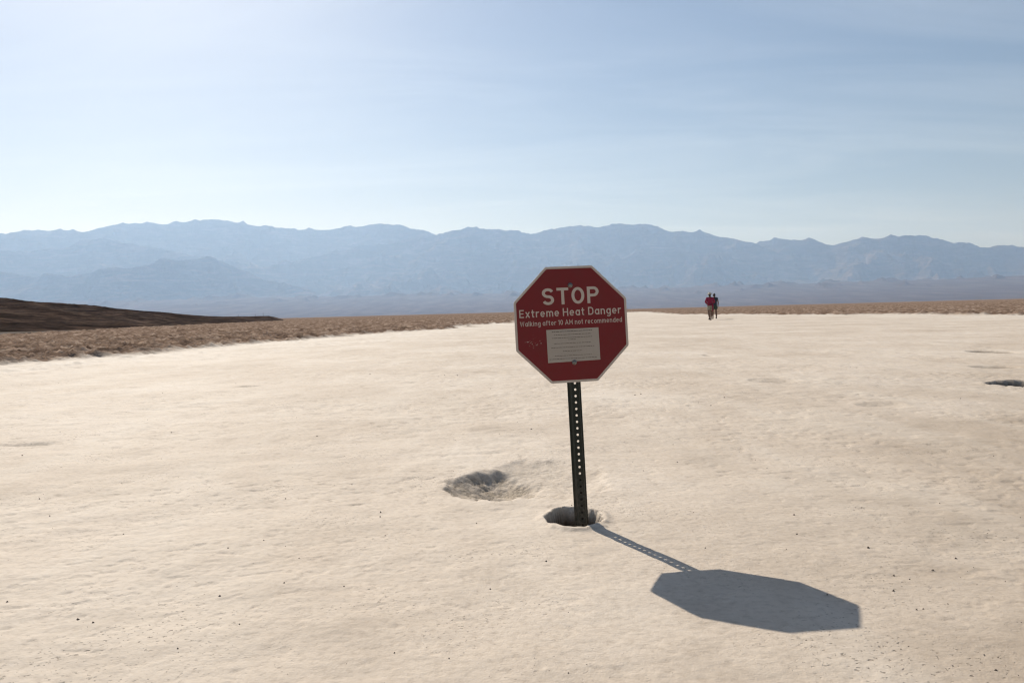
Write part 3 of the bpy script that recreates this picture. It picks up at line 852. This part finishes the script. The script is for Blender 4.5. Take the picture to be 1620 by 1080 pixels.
def build_person(loc, rz, H, pose, label, top_mat, short_mat, sleeves, hat):
    root = empty('person', loc, rz)
    tag(root, label, 'person', 'walkers on the salt path')
    k = H / 1.72
    P = {}
    def S(v): return tuple(c * k for c in v)
    pel = (0, 0, 0.93); wst = (0, 0.01, 1.08); chs = (0, 0.015, 1.28); shl = (0, 0.0, 1.40); nck = (0, 0.005, 1.47); hd0 = (0, 0.02, 1.53)
    legs = {}
    for s, nm in ((-1, 'l'), (1, 'r')):
        d = pose['leg_' + nm]               # forward swing of knee and foot
        hip = (s * 0.095, 0, 0.90)
        kn = (s * 0.10, d[0], 0.49 + d[2] * 0.3)
        an = (s * 0.095, d[1], 0.085 + d[2])
        legs[nm] = (hip, kn, an)
    arms = {}
    for s, nm in ((-1, 'l'), (1, 'r')):
        sh = (s * 0.185, 0, 1.385)
        el, wr = pose['arm_' + nm]
        arms[nm] = (sh, el, wr)
    # body: one continuous surface
    v = [(S(pel), (0.135 * k, 0.10 * k)), (S(wst), (0.125 * k, 0.092 * k)), (S(chs), (0.15 * k, 0.105 * k)), (S(shl), (0.11 * k, 0.08 * k)), (S(nck), (0.055 * k, 0.055 * k)), (S(hd0), (0.055 * k, 0.06 * k))]
    e = chain(v)
    for nm in 'lr':
        hip, kn, an = legs[nm]; b = len(v)
        v += [(S(hip), (0.088 * k,) * 2), (S([(hip[i] + kn[i]) / 2 for i in range(3)]), (0.074 * k,) * 2), (S(kn), (0.053 * k,) * 2), (S((kn[0], kn[1] * .6 + an[1] * .4 - 0.012, kn[2] * .6 + an[2] * .4)), (0.054 * k,) * 2), (S(an), (0.034 * k,) * 2), (S((an[0], an[1] + 0.12, an[2] - 0.045)), (0.032 * k, 0.022 * k))]
        e += [(0, b)] + chain(v[b:], b)
        sh, el, wr = arms[nm]; b = len(v)
        hand = tuple(wr[i] + (wr[i] - el[i]) * 0.33 for i in range(3))
        v += [(S(sh), (0.055 * k,) * 2), (S([(sh[i] + el[i]) / 2 for i in range(3)]), (0.046 * k,) * 2), (S(el), (0.037 * k,) * 2), (S([(el[i] * .55 + wr[i] * .45) for i in range(3)]), (0.036 * k,) * 2), (S(wr), (0.024 * k,) * 2), (S(hand), (0.036 * k, 0.018 * k))]
        e += [(3, b)] + chain(v[b:], b)
    me = skin_mesh(v, e)
    bm = bmesh.new(); bm.from_mesh(me)
    # head with brow, nose and ears
    hb = bmesh.ops.create_uvsphere(bm, u_segments=20, v_segments=14, radius=1)['verts']
    hc = Vector(S((0, 0.03, 1.605)))
    for q in hb:
        c = q.co.copy()
        fz = 0.118 * k * (1.0 if c.z > 0 else 1.05)
        taper = 1.0 if c.z > -0.1 else 1.0 + 0.32 * (c.z + 0.1)
        q.co = hc + Vector((c.x * 0.076 * k * taper, c.y * 0.094 * k * (taper if c.y > 0 else 1), c.z * fz))
    def blob(co, r):
        for q in bmesh.ops.create_uvsphere(bm, u_segments=8, v_segments=6, radius=1)['verts']:
            q.co = Vector(S(co)) + Vector((q.co.x * r[0], q.co.y * r[1], q.co.z * r[2])) * k
    blob((0, 0.122, 1.590), (0.013, 0.020, 0.024))
    for s in (-1, 1):
        blob((s * 0.078, 0.025, 1.600), (0.012, 0.018, 0.030))
        blob((s * 0.030, 0.108, 1.620), (0.014, 0.012, 0.010))
    blob((0, 0.112, 1.548), (0.024, 0.010, 0.008))
    # fingers: four of unequal length and a thumb from the side of the palm
    for nm, s in (('l', -1), ('r', 1)):
        sh, el, wr = (Vector(S(q)) for q in arms[nm])
        d = (wr - el).normalized(); sidev = d.cross(Vector((s, 0, 0.2))).normalized(); curl = d.cross(sidev).normalized()
        palm = wr + d * 0.075 * k
        for f in range(5):
            if f < 4:
                b0 = palm + sidev * (f - 1.5) * 0.018 * k; ln = (0.062, 0.074, 0.070, 0.054)[f] * k; dd = d
            else:
                b0 = wr + d * 0.03 * k + sidev * -0.032 * k; ln = 0.055 * k; dd = (d * 0.75 - sidev * 0.65).normalized()
            pts = [b0, b0 + dd * ln * 0.5 + curl * 0.006 * k, b0 + dd * ln * 0.85 + curl * 0.024 * k]
            prev = None
            for j, pnt in enumerate(pts):
                r_ = (0.0095, 0.0085, 0.006)[j] * k
                u1 = sidev; u2 = curl
                ringv = [bm.verts.new(pnt + u1 * r_ * math.cos(6.283 * i / 6) + u2 * r_ * math.sin(6.283 * i / 6)) for i in range(6)]
                if prev:
                    for i in range(6): bm.faces.new((prev[i], prev[(i + 1) % 6], ringv[(i + 1) % 6], ringv[i]))
                prev = ringv
            bm.faces.new(prev)
    bmesh.ops.recalc_face_normals(bm, faces=bm.faces)
    bm_obj('body', bm, M_SKIN, root, True)
    # top
    w = [(S((0, 0, 0.87)), (0.150 * k, 0.120 * k)), (S((0, 0, 0.97)), (0.152 * k, 0.12 * k)), (S(wst), (0.148 * k, 0.115 * k)), (S(chs), (0.172 * k, 0.125 * k)), (S(shl), (0.125 * k, 0.095 * k)), (S((0, .005, 1.445)), (0.075 * k, 0.07 * k))]
    ee = chain(w)
    for nm in 'lr':
        sh, el, wr = arms[nm]; b = len(w)
        w += [(S(sh), (0.072 * k,) * 2), (S([(sh[i] + el[i]) / 2 for i in range(3)]), (0.063 * k,) * 2)]
        if sleeves: w += [(S(el), (0.056 * k,) * 2), (S([el[i] * .1 + wr[i] * .9 for i in range(3)]), (0.042 * k,) * 2)]
        ee += [(4, b)] + chain(w[b:], b)
    o = link('top' if not sleeves else 'long_sleeved_top', skin_mesh(w, ee), root); o.data.materials.clear(); o.data.materials.append(top_mat)
    # shorts
    w = [(S((0, 0, 0.99)), (0.150 * k, 0.115 * k)), (S((0, 0, 0.92)), (0.150 * k, 0.118 * k))]
    ee = [(0, 1)]
    for nm in 'lr':
        hip, kn, an = legs[nm]; b = len(w)
        lowf = 0.72
        w += [(S(hip), (0.108 * k,) * 2), (S([hip[i] * (1 - lowf) + kn[i] * lowf for i in range(3)]), (0.094 * k,) * 2)]
        ee += [(1, b), (b, b + 1)]
    o = link('shorts', skin_mesh(w, ee, 1), root); o.data.materials.clear(); o.data.materials.append(short_mat)
    # shoes
    for nm in 'lr':
        hip, kn, an = legs[nm]
        w = [(S((an[0], an[1] - 0.035, an[2] - 0.035)), (0.044 * k, 0.045 * k)), (S((an[0], an[1] + 0.06, an[2] - 0.045)), (0.046 * k, 0.036 * k)), (S((an[0], an[1] + 0.16, an[2] - 0.055)), (0.040 * k, 0.026 * k))]
        o = link('shoe', skin_mesh(w, chain(w)), root); o.data.materials.clear(); o.data.materials.append(M_SHOE)
    # hair
    bm = bmesh.new()
    for q in bmesh.ops.create_uvsphere(bm, u_segments=20, v_segments=14, radius=1)['verts']:
        c = q.co
        back = 1.0 if c.y < 0.25 else 0.72
        q.co = hc + Vector((c.x * 0.084 * k, (c.y * 0.098 * back - 0.012) * k, (c.z * 0.118 + 0.014) * k))
        if hat and c.z < 0 and c.y < 0.3: q.co.z -= 0.15 * k * -c.z; q.co.y -= 0.015 * k; q.co.x *= 1.0 + 0.25 * -c.z
    bm_obj('hair', bm, M_HAIR, root, True)
    if hat:
        bm = bmesh.new(); prev = None
        hz = 1.655
        for rad, z in ((0.185, hz - 0.034), (0.190, hz - 0.028), (0.098, hz + 0.004), (0.094, hz + 0.05), (0.080, hz + 0.085), (0.045, hz + 0.098), (0.004, hz + 0.100)):
            cur = [bm.verts.new(S((rad * math.cos(6.2832 * i / 20), 0.03 + rad * 1.08 * math.sin(6.2832 * i / 20), z))) for i in range(20)]
            if prev:
                for i in range(20): bm.faces.new((prev[i], prev[(i + 1) % 20], cur[(i + 1) % 20], cur[i]))
            prev = cur
        bm.faces.new(prev)
        bmesh.ops.recalc_face_normals(bm, faces=bm.faces)
        bm_obj('sun_hat', bm, M_STRAW, root, True)
    return root, k, S

g1 = ground_pt(1123.6, 506.2); g2 = ground_pt(1130.6, 504.4)
p1, k1, S1 = build_person((g1[0], g1[1], ground_z(*g1) - 0.005), math.radians(6), 1.70,
    dict(leg_l=(-0.04, -0.16, 0.03), leg_r=(0.10, 0.12, 0.0), arm_l=((-0.30, -0.06, 1.15), (-0.16, 0.16, 1.06)), arm_r=((0.29, -0.05, 1.14), (0.20, 0.17, 1.05))),
    'person in crimson top, pale hat and khaki shorts walking away on the left', M_REDTOP, M_KHAKI, True, True)
# crimson jacket hanging down by the right leg
w = [(S1((0.13, -0.10, 1.06)), (0.065, 0.035)), (S1((0.150, -0.11, 0.90)), (0.085, 0.040)), (S1((0.145, -0.10, 0.72)), (0.078, 0.034)), (S1((0.140, -0.09, 0.55)), (0.045, 0.022))]
o = link('hanging_jacket', skin_mesh(w, chain(w)), p1); o.data.materials.clear(); o.data.materials.append(M_REDTOP)
w = [(S1((-0.10, -0.125, 1.00)), (0.05, 0.025)), (S1((0.0, -0.14, 0.99)), (0.06, 0.03)), (S1((0.09, -0.125, 1.00)), (0.05, 0.025))]
o = link('waist_pack', skin_mesh(w, chain(w)), p1); o.data.materials.clear(); o.data.materials.append(M_BAG)
p2, k2, S2 = build_person((g2[0], g2[1], ground_z(*g2) - 0.005), math.radians(-4), 1.73,
    dict(leg_l=(0.09, 0.10, 0.0), leg_r=(-0.03, -0.15, 0.03), arm_l=((-0.26, 0.03, 1.13), (-0.25, 0.14, 0.92)), arm_r=((0.25, -0.05, 1.12), (0.25, 0.06, 0.88))),
    'dark-haired person in dark shirt and green shorts walking away on the right', M_NAVY, M_GREEN, False, False)

# ------------------------------------------------------------------ marker posts at the end of the hill
M_WOOD = mat_simple('weathered_wood', (0.09, 0.07, 0.055), 0.85, 0, 0.25, 8, 0.004)
def build_marker(px, base_y, h, label):
    a, e = az_el(px, base_y)
    az, R0, E, ext, Hc = HILL
    r = np.interp(a, az, R0) + ext
    z = CAM_H + r * math.tan(np.interp(a, az, E))
    bm = bmesh.new(); prev = None
    for zz, w in ((-0.4, 0.055), (0.0, 0.055), (h * 0.6, 0.050), (h - 0.03, 0.048), (h, 0.036)):
        cur = [bm.verts.new((w * math.cos(6.2832 * i / 8 + 0.3), w * math.sin(6.2832 * i / 8 + 0.3), zz)) for i in range(8)]
        if prev:
            for i in range(8): bm.faces.new((prev[i], prev[(i + 1) % 8], cur[(i + 1) % 8], cur[i]))
        else: bm.faces.new(cur[::-1])
        prev = cur
    bm.faces.new(prev)
    o = bm_obj('marker_post', bm, M_WOOD)
    o.location = (r * math.sin(a), r * math.cos(a), z)
    o.rotation_euler = (random.uniform(-.04, .04), random.uniform(-.04, .04), 0)
    tag(o, label, 'post', 'thin posts at the end of the dark hill')
build_marker(416.5, 500, 1.25, 'tallest of the thin dark posts at the tip of the dark hill')
build_marker(404, 500, 0.75, 'short thin post on the dark hill, left of the tallest post')
build_marker(377, 500, 0.6, 'small lone post on the hill crest, leftmost of the posts')

# ------------------------------------------------------------------ loose grit on the path
def build_pebbles():
    rnd = np.random.RandomState(11)
    base = [(0.85, 0, -0.3), (-0.3, 0.8, -0.35), (-0.55, -0.6, -0.3), (0, 0.1, 0.62), (0.2, -0.85, -0.3)]
    faces = [(0, 1, 3), (1, 2, 3), (2, 4, 3), (4, 0, 3), (0, 4, 2), (0, 2, 1)]
    pts = []
    # clusters of grit
    for _ in range(260):
        px = rnd.uniform(-150, 1770); py = 545 + 560 * rnd.rand() ** 0.9
        c = ground_pt(px, py); nn = rnd.poisson(0.5) + (rnd.poisson(6) if rnd.rand() < 0.15 else 0)
        for j in range(nn + 1):
            sp = 0.05 + 0.02 * c[1]
            pts.append((c[0] + rnd.normal() * sp, c[1] + rnd.normal() * sp, (0.0008 + 0.0042 * rnd.rand() ** 5) * (0.75 + 0.20 * c[1])))
    pts = np.array(pts)
    z, rough = ground_fields(pts[:, 0].copy(), pts[:, 1].copy())[:2]
    V = []; F = []
    for (x, y, s), zz in zip(pts, z):
        b = len(V); a = rnd.rand() * 6.28; ca, sa = math.cos(a), math.sin(a)
        for (u, v, w) in base:
            u *= rnd.uniform(.8, 1.6); v *= rnd.uniform(.6, 1.1)
            V.append((x + s * (u * ca - v * sa), y + s * (u * sa + v * ca), zz + s * (w * rnd.uniform(.7, 1.2) + 0.2)))
        F += [(b + i, b + j, b + k) for i, j, k in faces]
    m = mat_simple('dark_grit', (0.11, 0.085, 0.065), 0.85, 0, 0.3, 15)
    o = link('grit', np_mesh('grit', np.array(V), np.array(F), m, False))
    tag(o, 'small dark stones scattered over the pale salt path', kind='stuff')
build_pebbles()
